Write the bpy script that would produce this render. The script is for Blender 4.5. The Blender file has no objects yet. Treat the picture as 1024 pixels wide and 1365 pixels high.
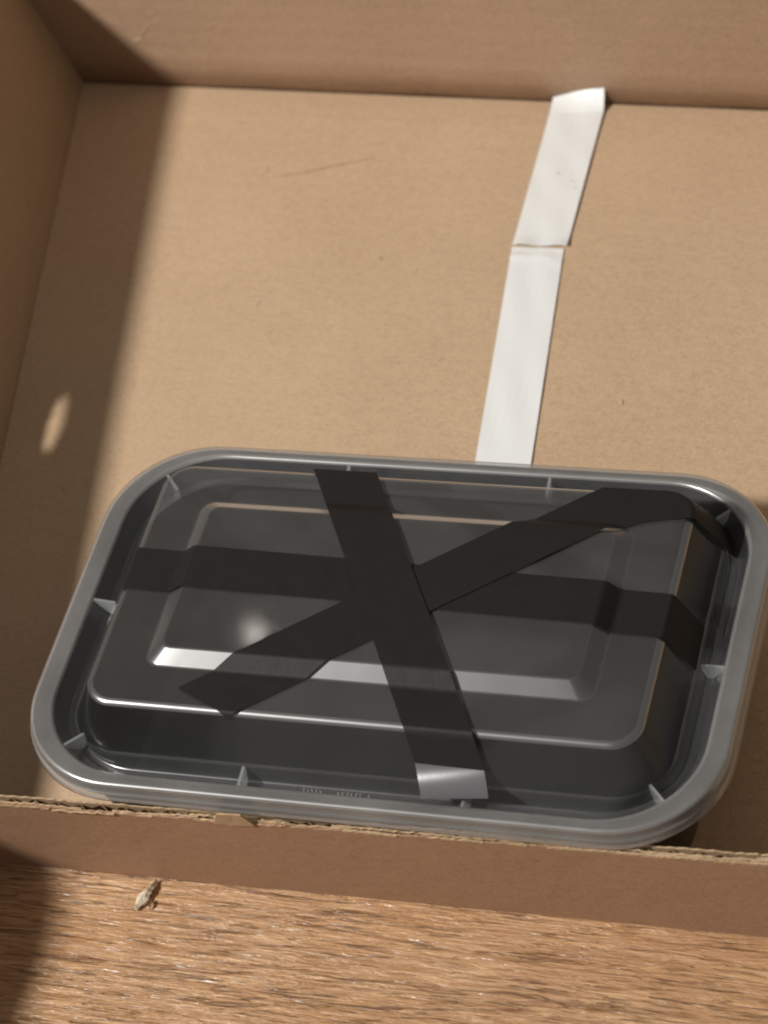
import bpy, bmesh, math, random
from mathutils import Vector, Matrix

random.seed(4)
S = 0.01                                   # everything below is written in centimetres
scene = bpy.context.scene
COL = scene.collection

# ------------------------------------------------------------------ camera
R = ((0.9503513238, 0.2436671950, -0.1935423968),
     (0.0612676854, -0.7563088186, -0.6513395747),
     (-0.3050879087, 0.6071435324, -0.7336880120))          # rows: right, down, forward
CAM = Vector((27.0073067, -52.4960644, 69.0981566))
cd = bpy.data.cameras.new('camera')
cam = bpy.data.objects.new('camera', cd)
COL.objects.link(cam)
cd.sensor_fit = 'VERTICAL'
cd.sensor_height = 24
cd.sensor_width = 18
cd.lens = 24 * 4000 / 1365
cd.clip_start = 0.01
cd.clip_end = 50
right, down, fwd = Vector(R[0]), Vector(R[1]), Vector(R[2])
m = Matrix((right, -down, -fwd)).transposed().to_4x4()
m.translation = CAM * S
cam.matrix_world = m
cd.dof.use_dof = True
cd.dof.focus_distance = 0.90
cd.dof.aperture_fstop = 11
scene.camera = cam

# ------------------------------------------------------------------ world, lamps, exposure
w = bpy.data.worlds.new('World')
scene.world = w
w.use_nodes = True
bg = w.node_tree.nodes['Background']
bg.inputs[0].default_value = (1.0, 0.95, 0.89, 1)
bg.inputs[1].default_value = 0.19
LAMP = Vector((-96, -71, 115))


def lamp(name, pos, target, power, radius, colour):
    l = bpy.data.lights.new(name, 'AREA')
    l.shape = 'DISK'
    l.size = radius * 2 * S
    l.energy = power
    l.color = colour
    o = bpy.data.objects.new(name, l)
    COL.objects.link(o)
    o.location = pos * S
    o.rotation_euler = (pos - target).to_track_quat('Z', 'Y').to_euler()
    return o


lamp('room_lamp', LAMP, Vector((0, 5, 0)), 32.5, 6.5, (1.0, 0.972, 0.922))
lamp('ceiling_lamp', Vector((-116.8, 184.4, 249.7)), Vector((0, 0, 0)), 0.03, 1.3, (1.0, 0.93, 0.84))
scene.view_settings.view_transform = 'Standard'
scene.view_settings.look = 'None'
scene.view_settings.exposure = 0
scene.view_settings.gamma = 1
scene.render.engine = 'CYCLES'
scene.cycles.pixel_filter_type = 'BLACKMAN_HARRIS'
scene.cycles.filter_width = 2.1
scene.cycles.max_bounces = 14
scene.cycles.transparent_max_bounces = 24


# ------------------------------------------------------------------ material helpers
class NT:
    def __init__(self, name):
        self.m = bpy.data.materials.new(name)
        self.m.use_nodes = True
        self.t = self.m.node_tree
        self.t.nodes.clear()
        self.out = self.t.nodes.new('ShaderNodeOutputMaterial')

    def n(self, kind, **kw):
        nd = self.t.nodes.new('ShaderNode' + kind)
        for k, v in kw.items():
            if k.startswith('_'):
                setattr(nd, k[1:], v)
            else:
                key = int(k[1:]) if k[0] == 'i' and k[1:].isdigit() else k.replace('__', ' ')
                self.put(nd.inputs[key], v)
        return nd

    def put(self, sock, v):
        if isinstance(v, bpy.types.NodeSocket):
            self.t.links.new(v, sock)
        elif isinstance(v, bpy.types.Node):
            self.t.links.new(v.outputs[0], sock)
        else:
            sock.default_value = v

    def coords(self, scale=(1, 1, 1), rot=(0, 0, 0)):
        tc = self.n('TexCoord')
        mp = self.n('Mapping', Vector=tc.outputs['Object'])
        mp.inputs['Scale'].default_value = scale
        mp.inputs['Rotation'].default_value = rot
        return mp.outputs[0]

    def noise(self, vec, scale, detail=3, rough=0.55, dist=0.0):
        nd = self.n('TexNoise', Vector=vec, Scale=scale, Detail=detail, Roughness=rough, Distortion=dist)
        return nd.outputs[0]

    def ramp(self, fac, stops):
        nd = self.n('ValToRGB', Fac=fac)
        cr = nd.color_ramp
        while len(cr.elements) < len(stops):
            cr.elements.new(0.5)
        for e, (p, c) in zip(cr.elements, stops):
            e.position = p
            e.color = c if len(c) == 4 else (*c, 1)
        return nd.outputs[0]

    def mix(self, fac, a, b, mode='MIX'):
        nd = self.n('Mix', _data_type='RGBA', _blend_type=mode)
        self.put(nd.inputs[0], fac)
        self.put(nd.inputs[6], a)
        self.put(nd.inputs[7], b)
        return nd.outputs[2]

    def math(self, op, a, b=0.0):
        nd = self.n('Math', _operation=op)
        self.put(nd.inputs[0], a)
        self.put(nd.inputs[1], b)
        return nd.outputs[0]

    def bump(self, h, strength, dist, normal=None):
        nd = self.n('Bump', Height=h, Strength=strength, Distance=dist)
        if normal is not None:
            self.put(nd.inputs['Normal'], normal)
        return nd.outputs[0]

    def principled(self, **kw):
        nd = self.n('BsdfPrincipled', **kw)
        self.put(self.out.inputs[0], nd)
        return nd


def c4(r, g, b):
    return (r, g, b, 1)


def kraft(name, base, dark, flute=None, rough=0.75, spec=0.25):
    t = NT(name)
    v = t.coords()
    big = t.noise(v, 14, 3, 0.5)
    fine = t.noise(v, 1400, 3, 0.7)
    fib = t.noise(t.coords((1, 2.6, 2.6)), 420, 3, 0.65, 0.6)
    speck = t.noise(v, 520, 2, 0.5)
    col = t.mix(t.ramp(big, [(0.3, c4(0, 0, 0)), (0.7, c4(1, 1, 1))]), c4(*dark), c4(*base))
    col = t.mix(0.42, col, t.ramp(fine, [(0.3, c4(0.45, 0.45, 0.45)), (0.7, c4(1, 1, 1))]), 'MULTIPLY')
    col = t.mix(0.30, col, t.ramp(fib, [(0.32, c4(0.55, 0.5, 0.45)), (0.55, c4(1, 1, 1))]), 'MULTIPLY')
    col = t.mix(t.ramp(speck, [(0.70, c4(0, 0, 0)), (0.76, c4(0.55, 0.55, 0.55))]), col,
                c4(base[0] * 0.42, base[1] * 0.36, base[2] * 0.3))
    h = t.mix(0.5, fine, fib)
    nrm = t.bump(h, 0.2, 0.0004)
    nrm = t.bump(t.noise(v, 38, 4, 0.55), 0.16, 0.004, nrm)
    if flute:
        wv = t.n('TexWave', Vector=t.coords(), Scale=flute[1], Distortion=1.2, Detail=1.5)
        wv.bands_direction = flute[0]
        nrm = t.bump(wv.outputs['Fac'], flute[2], 0.0006, nrm)
    t.principled(Base__Color=col, Roughness=rough, Normal=nrm).inputs['Specular IOR Level'].default_value = spec
    return t.m


M = {}
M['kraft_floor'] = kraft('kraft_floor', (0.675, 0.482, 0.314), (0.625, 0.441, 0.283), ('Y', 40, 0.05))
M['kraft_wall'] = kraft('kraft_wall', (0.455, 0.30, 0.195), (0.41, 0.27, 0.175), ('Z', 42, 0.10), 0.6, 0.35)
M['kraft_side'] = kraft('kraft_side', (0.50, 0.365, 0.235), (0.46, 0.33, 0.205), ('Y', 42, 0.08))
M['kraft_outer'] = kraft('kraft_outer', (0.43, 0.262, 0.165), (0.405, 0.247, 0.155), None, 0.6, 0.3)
M['kraft_torn'] = kraft('kraft_torn', (0.60, 0.43, 0.27), (0.42, 0.28, 0.16))
M['kraft_core'] = kraft('kraft_core', (0.42, 0.28, 0.16), (0.30, 0.19, 0.10))


def wood():
    t = NT('embossed_wood')
    rz = math.radians(9)
    big = t.noise(t.coords((1, 4, 1), (0, 0, rz)), 9, 4, 0.6, 0.8)
    mid = t.noise(t.coords((1, 11, 1), (0, 0, rz)), 38, 6, 0.68, 1.0)
    fine = t.noise(t.coords((1, 6, 1), (0, 0, rz)), 150, 4, 0.65, 0.8)
    pore = t.noise(t.coords((1, 13, 1), (0, 0, rz)), 48, 4, 0.6, 1.4)
    col = t.ramp(mid, [(0.30, c4(0.27, 0.135, 0.066)), (0.44, c4(0.53, 0.31, 0.17)), (0.64, c4(0.75, 0.50, 0.30))])
    col = t.mix(t.ramp(big, [(0.35, c4(0, 0, 0)), (0.65, c4(0.55, 0.55, 0.55))]), col, c4(0.56, 0.30, 0.125))
    col = t.mix(t.ramp(pore, [(0.32, c4(0.75, 0.75, 0.75)), (0.42, c4(0, 0, 0))]), col, c4(0.12, 0.055, 0.03))
    h = t.mix(0.5, mid, fine)
    h = t.mix(t.ramp(pore, [(0.33, c4(0.9, 0.9, 0.9)), (0.45, c4(0, 0, 0))]), h, c4(0, 0, 0))
    nrm = t.bump(h, 0.75, 0.0030)
    p = t.principled(Base__Color=col, Roughness=0.30, Normal=nrm)
    p.inputs['Specular IOR Level'].default_value = 0.6
    p.inputs['Coat Weight'].default_value = 0.7
    p.inputs['Coat Roughness'].default_value = 0.30
    p.inputs['Coat Tint'].default_value = (1.0, 0.92, 0.8, 1)
    g1 = t.noise(t.coords((1, 13, 1), (0, 0, rz)), 44, 2.4, 0.55, 1.0)
    t.put(p.inputs['Coat Normal'], t.bump(g1, 1.0, 0.0034))
    p.inputs['Coat IOR'].default_value = 1.6
    return t.m


M['wood'] = wood()


def clear_plastic(name, haze, gloss_rough, tint=(0.93, 0.94, 0.95), body=(0.62, 0.63, 0.64), refl=1.6, wavy=0.06):
    t = NT(name)
    v = t.coords()
    nz = t.noise(v, 28, 4, 0.6)
    nrm = t.bump(t.noise(v, 45, 2, 0.5), wavy, 0.0015)
    tr = t.n('BsdfTransparent', Color=c4(*tint))
    df = t.n('BsdfDiffuse', Color=c4(*body), Normal=nrm)
    tl = t.n('BsdfTranslucent', Color=c4(*body), Normal=nrm)
    hz = t.n('MixShader', i0=0.45, i1=df, i2=tl)
    hf = t.math('MULTIPLY', haze, t.math('ADD', 0.4, t.math('MULTIPLY', nz, 1.2)))
    a = t.n('MixShader', i0=hf, i1=tr, i2=hz)
    gl = t.n('BsdfGlossy', Color=c4(1, 1, 1), Roughness=gloss_rough, Normal=nrm)
    geo = t.n('NewGeometry')
    dt = t.n('VectorMath', _operation='DOT_PRODUCT', i0=geo.outputs['Normal'], i1=geo.outputs['Incoming'])
    cs = t.math('SUBTRACT', 1.0, t.math('ABSOLUTE', dt.outputs['Value']))
    fr = t.math('ADD', 0.042, t.math('MULTIPLY', t.math('POWER', cs, 5.0), 0.95))
    f = t.math('MINIMUM', t.math('MULTIPLY', fr, refl), 1.0)
    b = t.n('MixShader', i0=f, i1=a, i2=gl)
    t.put(t.out.inputs[0], b)
    return t.m


WB = (0.66, 0.615, 0.585)
M['lid_clear'] = clear_plastic('clear_plastic', 0.105, 0.05, body=WB, refl=1.2, wavy=0.004)  # haze on the flat tops stands in for the bright room's reflection
M['lid_band'] = clear_plastic('clear_plastic_band', 0.095, 0.09, body=WB, refl=1.2)
M['lid_wall'] = clear_plastic('clear_plastic_wall', 0.034, 0.14, body=(0.56, 0.60, 0.62), refl=0.75)  # less haze and cooler body: the walls' darker reflection put into colour
M['lid_slope'] = clear_plastic('satin_plastic', 0.10, 0.31, refl=3.0)
M['lid_shoulder'] = clear_plastic('satin_shoulder', 0.05, 0.29, refl=6.5)
M['lid_rim'] = clear_plastic('frosted_plastic', 0.35, 0.24, body=(0.66, 0.64, 0.62), refl=1.7)
M['rim_bead'] = clear_plastic('rim_bead_plastic', 0.38, 0.29, body=(0.72, 0.70, 0.68), refl=4.0)
M['lid_groove'] = clear_plastic('groove_plastic', 0.10, 0.24, body=(0.58, 0.60, 0.61), refl=2.0)
M['lid_rib'] = clear_plastic('rib_plastic', 0.42, 0.18)


def simple(name, col, rough, spec=0.5, bump=None, vary=0.0):
    t = NT(name)
    v = t.coords()
    c = c4(*col)
    if vary:
        c = t.mix(t.noise(v, 130, 4, 0.6), c4(*[x * (1 - vary) for x in col]), c4(*[min(1, x * (1 + vary)) for x in col]))
    kw = dict(Base__Color=c, Roughness=rough)
    if bump:
        kw['Normal'] = t.bump(t.noise(v, bump[0], 3, 0.6), bump[1], bump[2])
    t.principled(**kw).inputs['Specular IOR Level'].default_value = spec
    return t.m


M['black_plastic'] = simple('black_plastic', (0.022, 0.021, 0.021), 0.36, 0.5, (900, 0.1, 0.0002))
M['black_tape'] = simple('black_tape', (0.0115, 0.0096, 0.0088), 0.60, 0.32, (140, 0.28, 0.0007), 0.25)
M['tape_gloss'] = simple('glossy_tape', (0.22, 0.22, 0.23), 0.27, 1.0, (150, 0.06, 0.0006))  # lamp sheen on the black tape's end, put in as grey metal
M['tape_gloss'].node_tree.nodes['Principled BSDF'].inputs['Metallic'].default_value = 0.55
M['white_tape'] = simple('white_tape', (0.86, 0.875, 0.87), 0.42, 0.45, (160, 0.15, 0.0006), 0.02)
M['mark'] = simple('pencil_mark', (0.45, 0.32, 0.20), 0.8, 0.2)
M['scuff'] = simple('pale_scuff', (0.54, 0.385, 0.26), 0.8, 0.2)
M['floor_scuff'] = simple('floor_scuff', (0.68, 0.51, 0.36), 0.8, 0.2)
M['smudge'] = simple('grey_smudge', (0.52, 0.52, 0.52), 0.7, 0.2)
M['fluff'] = simple('pale_paper', (0.66, 0.58, 0.45), 0.8, 0.2, (800, 0.5, 0.0006), 0.3)


# ------------------------------------------------------------------ object helpers
def tag(o, label=None, cat=None, group=None, kind=None):
    if label:
        o['label'] = label
    if cat:
        o['category'] = cat
    if group:
        o['group'] = group
    if kind:
        o['kind'] = kind
    return o


def mesh(name, verts, faces, mat, parent=None, smooth=False):
    me = bpy.data.meshes.new(name)
    me.from_pydata([tuple(Vector(v) * S) for v in verts], [], faces)
    me.validate()
    me.materials.append(mat)
    bm = bmesh.new()
    bm.from_mesh(me)
    bmesh.ops.recalc_face_normals(bm, faces=bm.faces)
    bm.to_mesh(me)
    bm.free()
    if smooth:
        me.polygons.foreach_set('use_smooth', [True] * len(me.polygons))
    o = bpy.data.objects.new(name, me)
    COL.objects.link(o)
    if parent:
        o.parent = parent
        pl = parent
        while pl:
            o.matrix_parent_inverse = parent.matrix_world.inverted()
            break
    return o


def empty(name, loc=(0, 0, 0)):
    o = bpy.data.objects.new(name, None)
    COL.objects.link(o)
    o.location = Vector(loc) * S
    o.empty_display_size = 0.02
    o.matrix_world = Matrix.Translation(Vector(loc) * S)
    return o


def rrect(hw, hd, r, nc=14, nx=24, ny=14):
    pts = []

    def seg(a, b, n):
        for i in range(1, n):
            pts.append((a[0] + (b[0] - a[0]) * i / n, a[1] + (b[1] - a[1]) * i / n))
    cs = ((hw - r, hd - r, 0), (-hw + r, hd - r, 90), (-hw + r, -hd + r, 180), (hw - r, -hd + r, 270))
    for k, (cx, cy, a0) in enumerate(cs):
        for i in range(nc + 1):
            a = math.radians(a0 + 90 * i / nc)
            pts.append((cx + r * math.cos(a), cy + r * math.sin(a)))
        nxt = cs[(k + 1) % 4]
        a = math.radians(nxt[2])
        seg(pts[-1], (nxt[0] + r * math.cos(a), nxt[1] + r * math.sin(a)), nx if k % 2 == 0 else ny)
    return pts


def loft(rings, cap_end=False, cap_start=False):
    V, F = [], []
    n = None
    for (hw, hd, r, z) in rings:
        p = rrect(hw, hd, r)
        n = len(p)
        V += [(x, y, z) for x, y in p]
    for k in range(len(rings) - 1):
        for i in range(n):
            j = (i + 1) % n
            F.append((k * n + i, k * n + j, (k + 1) * n + j, (k + 1) * n + i))
    if cap_end:
        F.append(tuple((len(rings) - 1) * n + i for i in range(n)))
    if cap_start:
        F.append(tuple(range(n)))
    return V, F


def sheet(rows, thick=None):
    """grid of points (rows of equal length) to a face grid"""
    V = [p for r in rows for p in r]
    n = len(rows[0])
    F = []
    for a in range(len(rows) - 1):
        for b in range(n - 1):
            F.append((a * n + b, a * n + b + 1, (a + 1) * n + b + 1, (a + 1) * n + b))
    return V, F


def slab(rows_in, rows_out, holes=()):
    """closed slab between two equal grids of points; cells listed in holes are cut right through"""
    n, k = len(rows_in[0]), len(rows_in)
    V = [p for r in rows_in for p in r] + [p for r in rows_out for p in r]
    off = n * k
    cells = {(a, b) for a in range(k - 1) for b in range(n - 1)} - set(holes)
    F = []
    for (a, b) in cells:
        q = (a * n + b, a * n + b + 1, (a + 1) * n + b + 1, (a + 1) * n + b)
        F.append(q)
        F.append(tuple(off + i for i in reversed(q)))
        for (da, db, i, j) in ((-1, 0, 0, 1), (0, 1, 1, 2), (1, 0, 2, 3), (0, -1, 3, 0)):
            if (a + da, b + db) not in cells:
                F.append((q[j], q[i], off + q[i], off + q[j]))
    return V, F


def hnoise(x, seed=0, amp=1.0):
    return amp * (0.5 * math.sin(x * 2.3 + seed) + 0.3 * math.sin(x * 5.9 + seed * 2.1) + 0.25 * math.sin(x * 13.7 + seed * 3.3)
                  + 0.15 * math.sin(x * 31.1 + seed * 0.7))


# ------------------------------------------------------------------ wooden surface
o = mesh('wooden_surface', [(-160, -160, -5.1), (160, -160, -5.1), (160, 220, -5.1), (-160, 220, -5.1)], [(0, 1, 2, 3)], M['wood'])
tag(o, kind='structure')

# ------------------------------------------------------------------ cardboard box
FZ = -4.8


def crease(y):
    return -21.75 + 0.173 * (29.9 - y)


def front_y(x, z):
    yb = -6.41 + (x + 12.65) * 0.0092
    yt = -7.24 + (x + 10.6) * 0.0223
    return yb + (yt - yb) * (z + 5.1) / 4.65


def back_y(x):
    return 29.7 - (x + 17.5) * 0.0305


box = empty('cardboard_box', (0, 11, -5.1))
tag(box, 'large brown cardboard box with open top and torn low front edge', 'box')

# bottom panel
xs = [i / 24 for i in range(25)]
rows_t, rows_b = [], []
for j in range(25):
    v = j / 24
    rt = []
    for u in xs:
        yb = -6.15
        x0, x1 = crease(29.9 - 36 * (1 - v)), 17.0
        x = x0 + 0.05 + (x1 - x0 - 0.1) * u
        y = yb + (back_y(x) - 0.05 - yb) * v
        z = FZ + 0.03 * math.sin(u * 5 + 1) * math.sin(v * 4) * 0.5 - (0.05 * max(0, (v - 0.98) / 0.02))
        rt.append((x, y, z))
    rows_t.append(rt)
    rows_b.append([(x, y, -5.08) for x, y, z in rt])
V, F = slab(rows_t, rows_b)
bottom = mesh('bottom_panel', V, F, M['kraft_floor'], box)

# back wall (inner face bows a little)
rows_i, rows_o = [], []
for j in range(9):
    z = -5.07 + 13.6 * j / 8
    r1, r2 = [], []
    for i in range(41):
        x = -28 + 46.5 * i / 40
        y = back_y(x) + 0.02 * hnoise(x * 0.4, 2) + 0.035 * (z - FZ)
        r1.append((x, y, z))
        r2.append((x, y + 0.35, z))
    rows_i.append(r1)
    rows_o.append(r2)
V, F = slab(rows_i, rows_o)
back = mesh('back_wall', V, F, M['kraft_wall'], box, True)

# left wall leans outward; a slot is cut through it
TOP = 8.2


def wall_top(y):  # past the front the outline is shaped for the shadow it casts
    b = 0.0
    if y < -8.5:
        t = max(0.0, min(1.0, (-9.2 - y) / 3.6))
        b = 1.5 * t * t * (3 - 2 * t)
        t2 = max(0.0, min(1.0, (-13.8 - y) / 5.0))
        b -= 2.2 * t2 * t2 * (3 - 2 * t2)
    return TOP + b


def left_pt(y, h, out=0.0):
    return (crease(y) - 0.293 * h - out, y, FZ + h)


SLOT_Y = [7.5 + 3.0 * i / 14 for i in range(15)]
SLOT_H = [3.25 + 1.4 * i / 8 for i in range(9)]
ys = sorted(set([-6.3 + 36.4 * i / 30 for i in range(31)] + list(SLOT_Y)))
hs = [-0.25, 0.8, *SLOT_H, 6.0, 7.0, 99]
rows_i, rows_o = [], []
for h in hs:
    rows_i.append([left_pt(y, min(h, wall_top(y) + 0.03 * hnoise(y, 3))) for y in ys])
    rows_o.append([left_pt(y, min(h, wall_top(y) + 0.03 * hnoise(y, 3)), 0.25) for y in ys])
holes = []
for a in range(len(hs) - 1):
    for b in range(len(ys) - 1):
        ym, hm = (ys[b] + ys[b + 1]) / 2, (hs[a] + min(hs[a + 1], TOP)) / 2
        if ((ym - 9.0) / 1.5) ** 2 + ((hm - 3.95) / 0.7) ** 2 < 1:
            holes.append((a, b))
V, F = slab(rows_i, rows_o, holes)
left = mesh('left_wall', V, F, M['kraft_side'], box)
# unseen flap added past the front, shaped to cast the shadow on the wood
ysf = [-22 + 15.62 * i / 30 for i in range(31)]
rows_i, rows_o = [], []
for k in range(7):
    r1, r2 = [], []
    for y in ysf:
        h = -0.25 + (wall_top(y) + 0.25) * k / 6
        r1.append(left_pt(y, h))
        r2.append(left_pt(y, h, 0.25))
    rows_i.append(r1)
    rows_o.append(r2)
V, F = slab(rows_i, rows_o)
mesh('shadow_flap', V, F, M['kraft_side'], box)

# right wall
V, F = slab([[(17.0, -6.4, -5.07), (17.0, 28.2, -5.07)], [(18.6, -6.4, 3.4), (18.6, 28.2, 3.4)]],
            [[(17.3, -6.4, -5.07), (17.3, 28.2, -5.07)], [(18.9, -6.4, 3.4), (18.9, 28.2, 3.4)]])
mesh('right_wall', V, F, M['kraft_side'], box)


# front wall: two liners with a fluted core between them, torn along the top
def ftop(x):
    return -0.47 + 0.035 * hnoise(x * 1.1, 1.0) - 0.02 * (x < -6)


NX = 320
x0, x1 = -16.6, 16.9


def liner(d0, d1, topf, z0=-5.08):
    ri, ro = [], []
    for k in range(6):
        a, b = [], []
        for i in range(NX + 1):
            x = x0 + (x1 - x0) * i / NX
            z = z0 + (topf(x) - z0) * k / 5
            a.append((x, front_y(x, z) + d0, z))
            b.append((x, front_y(x, z) + d1, z))
        ri.append(a)
        ro.append(b)
    return slab(ri, ro)


def out_top(x):
    z = ftop(x) + (0.03 * hnoise(x * 3.1, 5) + 0.02 * random.uniform(-1, 1)) * (0.4 if x > 4 else 1)
    if x < -9.0:
        z += 0.05
    return z


def in_top(x):
    z = ftop(x) - 0.02 + 0.03 * hnoise(x * 2.7, 9) + 0.02 * random.uniform(-1, 1)
    return z


V, F = liner(0.0, 0.06, out_top)
front = mesh('front_wall', V, F, M['kraft_outer'], box)
V, F = liner(0.30, 0.36, in_top)
mesh('inner_liner', V, F, M['kraft_torn'], front)
rows = []
for k in range(4):
    r = []
    for i in range(NX * 3 + 1):
        x = x0 + (x1 - x0) * i / (NX * 3)
        z = -5.05 + (ftop(x) - 0.09 + 0.06 * hnoise(x * 1.2, 4) + 5.05) * k / 3
        r.append((x, front_y(x, z) + 0.18 + 0.10 * math.sin(x * 2 * math.pi / 0.72), z))
    rows.append(r)
V, F = sheet(rows)
mesh('corrugated_core', V, F, M['kraft_core'], front, True)

# pale torn paper along the top of the front wall
V, F = [], []


def torn(xa, xb, da, db, zlo, zhi, step=0.12, lean=0.0, th=0.07):
    n = max(2, int((xb - xa) / step))
    b = len(V)
    for i in range(n + 1):
        x = xa + (xb - xa) * i / n
        e = min(1, 4 * min(i, n - i) / n + 0.15)
        zt = ftop(x) + (zhi + (0.015 if x > 4 else 0.035) * random.uniform(-1, 1)) * e
        zb = ftop(x) + zlo
        yb, yt = front_y(x, zb) + da, front_y(x, zt) + db + 0.02 * random.uniform(-1, 1)
        V.extend([(x, yb, zb), (x, yt, zt), (x, yt + th, zt), (x, yb + th, zb)])
    for i in range(n):
        p, q = b + 4 * i, b + 4 * (i + 1)
        for a, c in ((0, 1), (1, 2), (2, 3), (3, 0)):
            F.append((p + a, p + c, q + c, q + a))
    F.append((b, b + 1, b + 2, b + 3))
    e = b + 4 * n
    F.append((e, e + 1, e + 2, e + 3))


torn(-16.5, -8.3, 0.065, 0.03, -0.25, 0.10)
torn(-16.5, -9.3, -0.02, -0.03, -0.14, 0.01)
torn(-9.2, -7.2, -0.03, -0.09, -0.16, 0.03)
x = -7.3
while x < 16:
    ln = random.uniform(0.5, 2.3)
    torn(x, min(16.5, x + ln), 0.07 + random.uniform(0, 0.1), 0.05 + random.uniform(-0.03, 0.1), -0.2, random.uniform(-0.01, 0.07))
    if random.random() < 0.75:
        xa = x + random.uniform(0, 0.4)
        torn(xa, xa + random.uniform(0.4, 1.7), -0.012, -0.02, random.uniform(-0.12, -0.06), random.uniform(0.0, 0.03))
    x += ln * random.uniform(0.5, 0.85)
torn(6.0, 16.5, -0.012, -0.016, -0.11, 0.02)
te = mesh('torn_edge', V, F, M['kraft_torn'], front)
tag(te, kind='stuff')
V, F = [], []
torn(-4.05, -2.80, -0.05, -0.05, -0.10, 0.62, 0.25, th=0.06)
mesh('torn_tab', V, F, M['kraft_torn'], front)


# small pencil line, dots and scuffs on the cardboard
def ribbon(pts, wd, up):
    V, F = [], []
    n = len(pts)
    up = Vector(up)
    for i, p in enumerate(pts):
        p = Vector(p)
        d = (Vector(pts[min(i + 1, n - 1)]) - Vector(pts[max(i - 1, 0)])).normalized()
        s = d.cross(up) * wd * (0.3 + 0.7 * math.sin(math.pi * (i + 0.5) / n)) * random.uniform(0.6, 1.1)
        V += [tuple(p - s), tuple(p + s)]
    for i in range(n - 1):
        F.append((2 * i, 2 * i + 1, 2 * i + 3, 2 * i + 2))
    return V, F


def disc(c, r, n=9, sx=1.0):
    V = [(c[0] + sx * r * random.uniform(0.7, 1.1) * math.cos(2 * math.pi * i / n), c[1] + r * random.uniform(0.7, 1.1) * math.sin(2 * math.pi * i / n), c[2]) for i in range(n)]
    return V, [tuple(range(n))]


FM = FZ + 0.035
V, F = ribbon([(-12.0 + 0.25 * i, 24.6 + 0.09 * i + 0.02 * math.sin(i), FM) for i in range(15)], 0.022, (0, 0, 1))
mesh('crease_line', V, F, M['mark'], bottom)
V, F = ribbon([(-12.9 + 0.35 * math.sin(0.55 * i), 24.9 + 0.28 * math.cos(0.55 * i) + 0.03 * i, FM) for i in range(9)], 0.02, (0, 0, 1))
mesh('scuff_mark', V, F, M['floor_scuff'], bottom)
for sx, sy, sl, sa in ((-11.6, 18.3, 0.5, 0.3), (-11.0, 17.9, 0.35, 1.2), (-9.4, 14.4, 0.4, 0.1), (-3.6, 15.6, 0.3, 0.8), (4.6, 19.2, 0.4, 0.2), (3.4, 14.0, 0.3, 1.9), (-5.0, 26.5, 0.45, 0.05)):
    V, F = ribbon([(sx + sl * k / 6 * math.cos(sa), sy + sl * k / 6 * math.sin(sa) + 0.02 * math.sin(k * 2), FM) for k in range(7)], 0.03, (0, 0, 1))
    mesh('scuff_mark', V, F, M['floor_scuff'], bottom)
V, F = disc((-6.9, 20.55, FM), 0.075, 8, 0.8)
mesh('dark_spot', V, F, M['mark'], bottom)

for pts, wd in (([(-18.9 + 0.16 * i, back_y(-18.9) - 0.06 + 0.035 * (z - FZ), z) for i, z in enumerate((-2.55, -2.5, -2.38, -2.2, -1.98, -1.8, -1.68, -1.6, -1.55))], 0.03),
                ([(-19.0 + 0.13 * i, back_y(-18.9) - 0.06 + 0.035 * (z - FZ), z) for i, z in enumerate((-2.62, -2.6, -2.57, -2.52, -2.45))], 0.05)):
    V, F = ribbon(pts, wd, (0, -1, 0))
    mesh('scuff_mark', V, F, M['scuff'], back)

# ------------------------------------------------------------------ white tape on the box floor


def strip(a_l, a_r, b_l, b_r, z, n, extra=None, wob=0.012):
    rows = []
    for i in range(n + 1):
        t = i / n
        l = Vector(a_l).lerp(Vector(b_l), t)
        r = Vector(a_r).lerp(Vector(b_r), t)
        row = []
        for k in range(9):
            p = l.lerp(r, k / 8)
            zz = z + wob * (1 + math.sin(7.0 * t + 1.3 * k) * 0.5 + 0.5 * math.sin(23 * t + k))
            q = [p.x, p.y, zz]
            if extra:
                q = extra(t, k / 8, q)
            row.append(tuple(q))
        rows.append(row)
    th = 0.012
    return slab(rows, [[(x, y, zz - th) for x, y, zz in r] for r in rows])


def curl_top(t, u, q):
    # the far end rises against the back wall, its right corner more than its left
    lift = max(0.0, (t - 0.90) / 0.10)
    amt = lift * (0.10 + 0.62 * u)
    return [q[0], q[1] - 0.10 * lift * u, q[2] + amt * (0.5 + 0.5 * lift)]


def lift_start(t, u, q):
    k = max(0.0, 1 - t / 0.06)
    return [q[0], q[1], q[2] + 0.05 * k + 0.03 * k * math.sin(u * 9)]


WZ = FZ + 0.045
V, F = strip((-0.70, 7.2), (1.25, 7.2), (-2.12, 21.34), (-0.20, 21.36), WZ, 60,
             lambda t, u, q: [q[0], q[1] + 0.012 * math.sin(u * 11) * (t > 0.99), q[2] + (0.055 + 0.02 * math.sin(9 * u)) * math.exp(-((t - 0.96 - 0.012 * math.sin(4 * u)) / 0.013) ** 2) * (1 - 0.7 * u)])
V = [(x + (0.0), y, z) for x, y, z in V]
wt1 = mesh('white_tape', V, F, M['white_tape'], None)
tag(wt1, 'longer white tape strip on the box bottom, running under the black container', 'tape', 'white tape strips on the box bottom')
V, F = strip((-2.11, 21.385), (-0.10, 21.42), (-2.27, 29.2), (-0.23, 29.38), WZ + 0.035, 40,
             lambda t, u, q: curl_top(t, u, lift_start(t, u, q)))
wt2 = mesh('white_tape', V, F, M['white_tape'], None)
tag(wt2, 'shorter white tape strip reaching the back wall, its far end curled up', 'tape', 'white tape strips on the box bottom')
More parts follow.
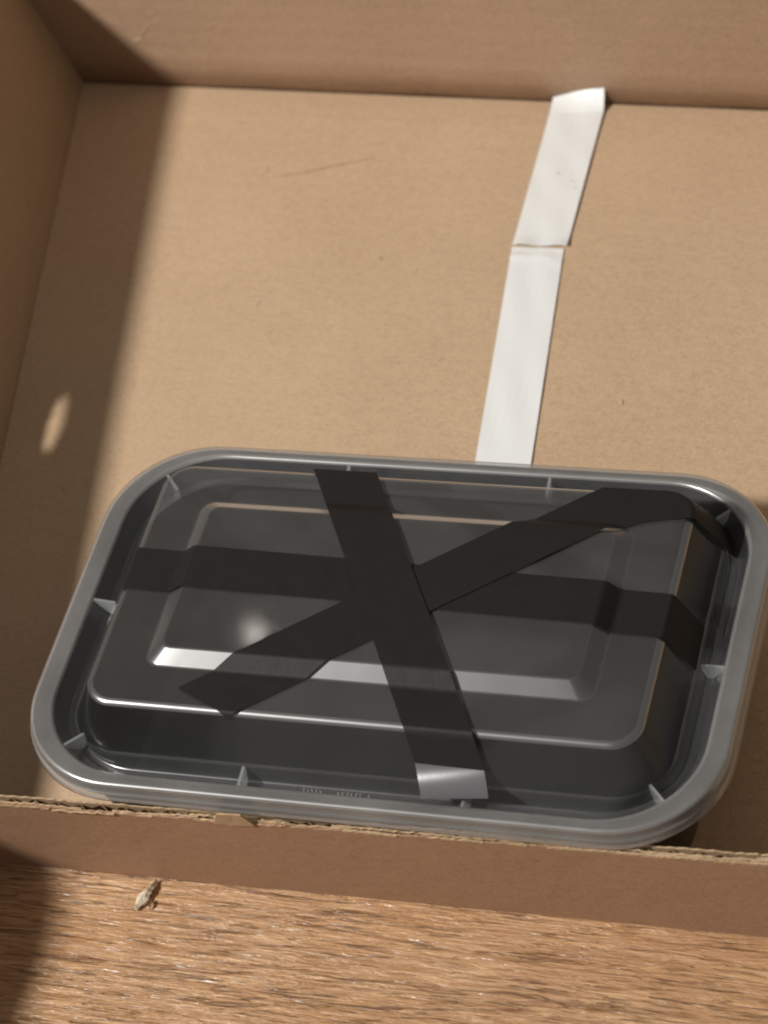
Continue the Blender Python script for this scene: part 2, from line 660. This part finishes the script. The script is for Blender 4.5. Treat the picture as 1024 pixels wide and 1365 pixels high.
for (c, r) in (((-1.23, 25.15, WZ + 0.085), 0.055), ((-0.62, 24.75, WZ + 0.085), 0.03), ((-0.42, 24.4, WZ + 0.085), 0.035)):
    V, F = disc(c, r)
    mesh('dirt_speck', V, F, M['smudge'], wt2)

# ------------------------------------------------------------------ container body and lid
cont = empty('food_container', (0, 0, FZ))
tag(cont, 'black plastic food container with a clear domed lid inside the cardboard box', 'food container')
body_rings = [
    (8.6, 5.0, 2.1, -4.74), (9.0, 5.4, 2.4, -4.70), (9.15, 5.52, 2.5, -4.55),
    (10.15, 6.2, 2.9, -0.55), (10.2, 6.25, 2.95, -0.42), (10.66, 6.64, 3.2, -0.30), (10.76, 6.72, 3.28, -0.22),
    (10.76, 6.72, 3.28, 0.02), (10.72, 6.68, 3.25, 0.22), (10.60, 6.56, 3.15, 0.27), (10.40, 6.38, 3.0, 0.10), (10.36, 6.32, 2.95, -0.05),
    (10.12, 6.15, 2.85, -0.45), (9.1, 5.45, 2.45, -4.45), (8.95, 5.3, 2.3, -4.58), (8.6, 5.0, 2.1, -4.62)]
V, F = loft(body_rings, True, True)
mesh('container_body', V, F, M['black_plastic'], cont, True)

ZP, ZR, ZG = 1.70, 2.05, -0.33
PW, PD, PR, RUN = 8.45, 4.67, 0.85, 0.78      # plateau top outline, run of its wall
QW, QD, QR, QRUN = 6.45, 2.78, 0.32, 0.44      # raised middle panel, run of its slope
P = lambda k, z: (PW + k, PD + k, PR + k, z)
groove_rings = [(9.76, 5.93, 2.70, ZG + 0.04), (9.70, 5.85, 2.62, ZG), (9.56, 5.72, 2.50, ZG), (9.49, 5.66, 2.45, ZG + 0.03),
                (9.43, 5.60, 2.2, ZG + 0.12), (9.36, 5.54, 1.9, 0.10), (9.29, 5.50, 1.75, 0.19), P(RUN, 0.25)]
wall_rings = [P(RUN, 0.25), P(RUN * 0.55, 0.25 + 1.33 * 0.45), P(0.08, ZP - 0.135)]
shoulder_rings = [P(0.08, ZP - 0.135), P(0.045, ZP - 0.085), P(0.0, ZP - 0.04), P(-0.06, ZP - 0.012), P(-0.13, ZP)]
Q = lambda k, z: (QW + k, QD + k, QR + 0.3 * k, z)
band_rings = [P(-0.13, ZP), Q(QRUN + 0.06, ZP)]
slope_rings = [Q(QRUN + 0.06, ZP), Q(QRUN, ZP + 0.008), Q(QRUN - 0.03, ZP + 0.03), Q(0.03, ZR - 0.03), Q(0, ZR - 0.008), Q(-0.06, ZR)]
V, F = loft(band_rings)
lid = mesh('lid', V, F, M['lid_band'], cont)
for nm, rings, mt in (('lid_groove', groove_rings, 'lid_groove'), ('lid_wall', wall_rings, 'lid_wall'), ('lid_shoulder', shoulder_rings, 'lid_shoulder'), ('panel_slope', slope_rings, 'lid_slope')):
    V, F = loft(rings)
    mesh(nm, V, F, M[mt], lid, True)
V, F = loft(slope_rings[-1:], True)
mesh('raised_panel', V, F, M['lid_clear'], lid)
rim_parts = [
    ('lid_rim', [(10.89, 6.86, 3.39, -0.27), (10.88, 6.85, 3.39, -0.05), (10.86, 6.83, 3.37, 0.0), (10.83, 6.80, 3.35, 0.02),
                 (10.81, 6.77, 3.33, 0.08), (10.795, 6.755, 3.32, 0.26)]),
    ('rim_bead', [(10.78, 6.74, 3.32, -0.31), (10.86, 6.83, 3.38, -0.34), (10.895, 6.865, 3.39, -0.31), (10.89, 6.86, 3.39, -0.27)]),
    ('rim_bead', [(10.795, 6.755, 3.32, 0.26), (10.78, 6.74, 3.31, 0.31), (10.745, 6.705, 3.29, 0.348), (10.69, 6.65, 3.25, 0.362)]),
    ('rim_top', [(10.69, 6.65, 3.25, 0.362), (10.45, 6.52, 3.12, 0.350), (10.20, 6.42, 3.03, 0.362)]),
    ('rim_bead', [(10.20, 6.42, 3.03, 0.362), (10.13, 6.35, 2.98, 0.352), (10.09, 6.295, 2.94, 0.32), (10.07, 6.27, 2.93, 0.26)]),
    ('rim_inner_wall', [(10.07, 6.27, 2.93, 0.26), (9.96, 6.16, 2.86, 0.02), (9.78, 5.96, 2.72, ZG + 0.10), (9.76, 5.93, 2.70, ZG + 0.04)])]
for nm, rings in rim_parts:
    V, F = loft(rings)
    mesh(nm, V, F, M['rim_bead' if nm == 'rim_bead' else 'lid_groove' if nm == 'rim_inner_wall' else 'lid_rim'], lid, True)


def rib(px, py, ang):
    """thin upright web bridging the groove; local +x points to the lid's centre"""
    prof = [(-0.02, 0.27), (0.72, 0.22), (0.70, 0.05), (0.58, ZG + 0.02), (0.42, ZG + 0.01), (0.12, 0.02)]
    ca, sa = math.cos(ang), math.sin(ang)
    V, F = [], []
    for s in (-0.045, 0.045):
        for u, z in prof:
            V.append((px + ca * u - sa * s, py + sa * u + ca * s, z))
    n = len(prof)
    F.append(tuple(range(n)))
    F.append(tuple(reversed(range(n, 2 * n))))
    for i in range(n):
        F.append((i, (i + 1) % n, n + (i + 1) % n, n + i))
    return V, F


H = math.pi
rib_at = [(-3.35, -6.26, H / 2), (3.45, -6.26, H / 2), (-3.25, 6.26, -H / 2), (3.35, 6.26, -H / 2), (-10.07, 0.18, 0), (10.07, -0.55, H)]
kx, ky, kr = 10.08 - 2.93, 6.28 - 2.93, 2.91
for sx, sy in ((1, 1), (-1, 1), (-1, -1), (1, -1)):
    a = math.atan2(sy, sx)
    rib_at.append((sx * kx + kr * math.cos(a), sy * ky + kr * math.sin(a), a + H))
for r in rib_at:
    V, F = rib(r[0] + random.uniform(-0.03, 0.03), r[1], r[2] + random.uniform(-0.07, 0.07))
    mesh('rib', V, F, M['lid_rib'], lid)

# faint moulded relief in the groove by the front
V, F = [], []
for i in range(16):
    xx = -1.6 + i * 0.135
    b = len(V)
    if random.random() < 0.2:
        continue
    hh = 0.07 + 0.08 * random.random()
    sk = random.uniform(-0.04, 0.04)
    for dx, dy, dz in ((0, 0, 0), (0.05, 0, 0), (0.05 + sk, hh, 0.02), (sk, hh, 0.02), (0.01, 0.02, 0.03), (0.04, 0.02, 0.03), (0.04 + sk, hh - 0.02, 0.04), (0.01 + sk, hh - 0.02, 0.04)):
        V.append((xx + dx, -5.86 + dy, ZG + 0.005 + dz))
    F += [(b, b + 1, b + 5, b + 4), (b + 1, b + 2, b + 6, b + 5), (b + 2, b + 3, b + 7, b + 6), (b + 3, b, b + 4, b + 7), (b + 4, b + 5, b + 6, b + 7)]
mesh('moulded_relief', V, F, M['lid_rim'], lid)


# ------------------------------------------------------------------ black tape draped over the lid
def sd(x, y, hw, hd, r):
    qx, qy = abs(x) - hw + r, abs(y) - hd + r
    return math.hypot(max(qx, 0), max(qy, 0)) + min(max(qx, qy), 0) - r


def height(x, y, g):
    """lid surface grown by g"""
    s = sd(x, y, PW + g, PD + g, PR + g)
    if s <= 0:
        q = sd(x, y, QW + g, QD + g, QR + g)
        z = ZR if q <= 0 else max(ZP, ZR - (ZR - ZP) * q / QRUN)
    elif s < RUN:
        z = ZP - (ZP - 0.25) * s / RUN
    else:
        z = max(ZG, 0.25 - (s - RUN) * 3.0)
    return z + g


def tape(name, p0, p1, width, g, n=300, cut0=0.0, cut1=0.0, bend=None, smooth_len=0.0):
    p0, p1 = Vector(p0), Vector(p1)
    d = (p1 - p0)
    L = d.length
    d.normalize()
    s = Vector((-d.y, d.x))
    rows = []
    m = 48
    for i in range(n + 1):
        row = []
        for k in range(m + 1):
            v = k / m - 0.5
            a = cut0 * v
            b = L + cut1 * v
            t = a + (b - a) * i / n
            sv = s * v * width
            p = p0 + d * t + sv
            dd = d
            if bend:
                c, dd = bend(t)
                p = c + Vector((-dd.y, dd.x)) * v * width
            # tape bridges small steps: take the local mean of the height
            acc, cnt = 0.0, 0
            for e in (-1, -0.5, 0, 0.5, 1):
                qq = p + dd * e * smooth_len
                acc += height(qq.x, qq.y, g)
                cnt += 1
            z = max(acc / cnt, height(p.x, p.y, g * 0.6))
            row.append((p.x, p.y, z))
        rows.append(row)
    return rows


GRP = 'black tape strips on the lid'
rows = tape('a', (-8.85, 0.39), (9.27, 0.02), 1.62, 0.05, cut0=0.0, cut1=-0.05, smooth_len=0.06)
V, F = sheet(rows)
t1 = mesh('black_tape', V, F, M['black_tape'], None)
tag(t1, 'black tape strip running lengthwise across the lid from left edge to right edge', 'tape', GRP)

d38 = math.radians(38.2)
c0 = Vector((0.1, -0.72))
dv = Vector((math.cos(d38), math.sin(d38)))


def around_corner(t, start=c0 - dv * 6.05, t0=13.3, turn=math.radians(27), ln=1.6):
    if t <= t0:
        return start + dv * t, dv
    q = start + dv * t0
    st = 24
    a = d38
    for i in range(st):
        u = (t - t0) * (i + 0.5) / st
        a = d38 - turn * min(1.0, u / ln)
        q = q + Vector((math.cos(a), math.sin(a))) * (t - t0) / st
    a = d38 - turn * min(1.0, (t - t0) / ln)
    return q, Vector((math.cos(a), math.sin(a)))


rows = tape('b', c0 - dv * 6.05, c0 + dv * 11.35, 1.80, 0.085, cut0=-0.9, cut1=-0.2, bend=around_corner, smooth_len=0.08)
V, F = sheet(rows)
t2 = mesh('black_tape', V, F, M['black_tape'], None)
tag(t2, 'black tape strip slanting from the front left of the lid to its back right corner', 'tape', GRP)

p0, p1 = Vector((-2.98, 5.35)), Vector((2.98, -5.32))
rows = tape('c', p0, p1, 1.80, 0.12, cut1=1.03, smooth_len=0.10)
V, F = sheet(rows)
t3 = mesh('black_tape', V, F, M['black_tape'], None)
tag(t3, 'black tape strip crossing the lid front to back, its shiny end peeling over the rim', 'tape', GRP)
# the peeling end: leaves the wall and bends outward over the groove
last = rows[-1]
dirv = (p1 - p0).normalized()
end = []
N = 26
pl = [Vector(q) for q in last]
cur = [q.copy() for q in pl]
end.append([tuple(q) for q in cur])
for i in range(1, N + 1):
    t = i / N
    new = []
    for k, q in enumerate(cur):
        u = k / (len(cur) - 1)
        pitch = math.radians(62 - 74 * t + 14 * (u - 0.5) * (1 - t))
        stepl = 1.15 / N
        dx = Vector((0.36, -1.0)).normalized()
        new.append(Vector((q.x + dx.x * stepl * math.cos(pitch), q.y + dx.y * stepl * math.cos(pitch), q.z - stepl * math.sin(pitch) + 0.85 * u * (1 - t) / N)))
    cur = new
    end.append([tuple(q) for q in cur])
V, F = sheet(end)
mesh('tape_end', V, F, M['tape_gloss'], t3, True)

# ------------------------------------------------------------------ scrap on the wood
V, F = [], []
base = Vector((-7.45, -7.10, -5.06))
for j, (off, ln, wd, rz) in enumerate((((0, 0), 1.1, 0.17, 1.30), ((0.10, 0.12), 0.95, 0.13, 1.38), ((-0.06, -0.1), 0.8, 0.12, 1.2), ((0.26, -0.30), 0.3, 0.03, 1.7))):
    n = 9
    b = len(V)
    for i in range(n + 1):
        t = i / n - 0.5
        wv = wd * (1 - (2 * t) ** 4 * 0.7) * random.uniform(0.55, 1.2)
        cx = base.x + off[0] + math.cos(rz) * ln * t
        cy = base.y + off[1] + math.sin(rz) * ln * t
        z = base.z + 0.06 + 0.13 * math.cos(t * 3) * (1 if j < 2 else 0.4) + 0.03 * random.uniform(-1, 1)
        V += [(cx - math.sin(rz) * wv, cy + math.cos(rz) * wv, z - 0.06), (cx, cy, z + 0.07), (cx + math.sin(rz) * wv, cy - math.cos(rz) * wv, z - 0.04), (cx, cy, z - 0.08)]
    for i in range(n):
        p, q = b + 4 * i, b + 4 * i + 4
        for a in range(4):
            c = (a + 1) % 4
            F.append((p + a, p + c, q + c, q + a))
    F.append((b, b + 1, b + 2, b + 3))
    F.append(tuple(b + 4 * n + i for i in range(4)))
sc = mesh('paper_scrap', V, F, M['fluff'])
tag(sc, 'small pale torn paper scrap on the wood against the front of the box', 'scrap')
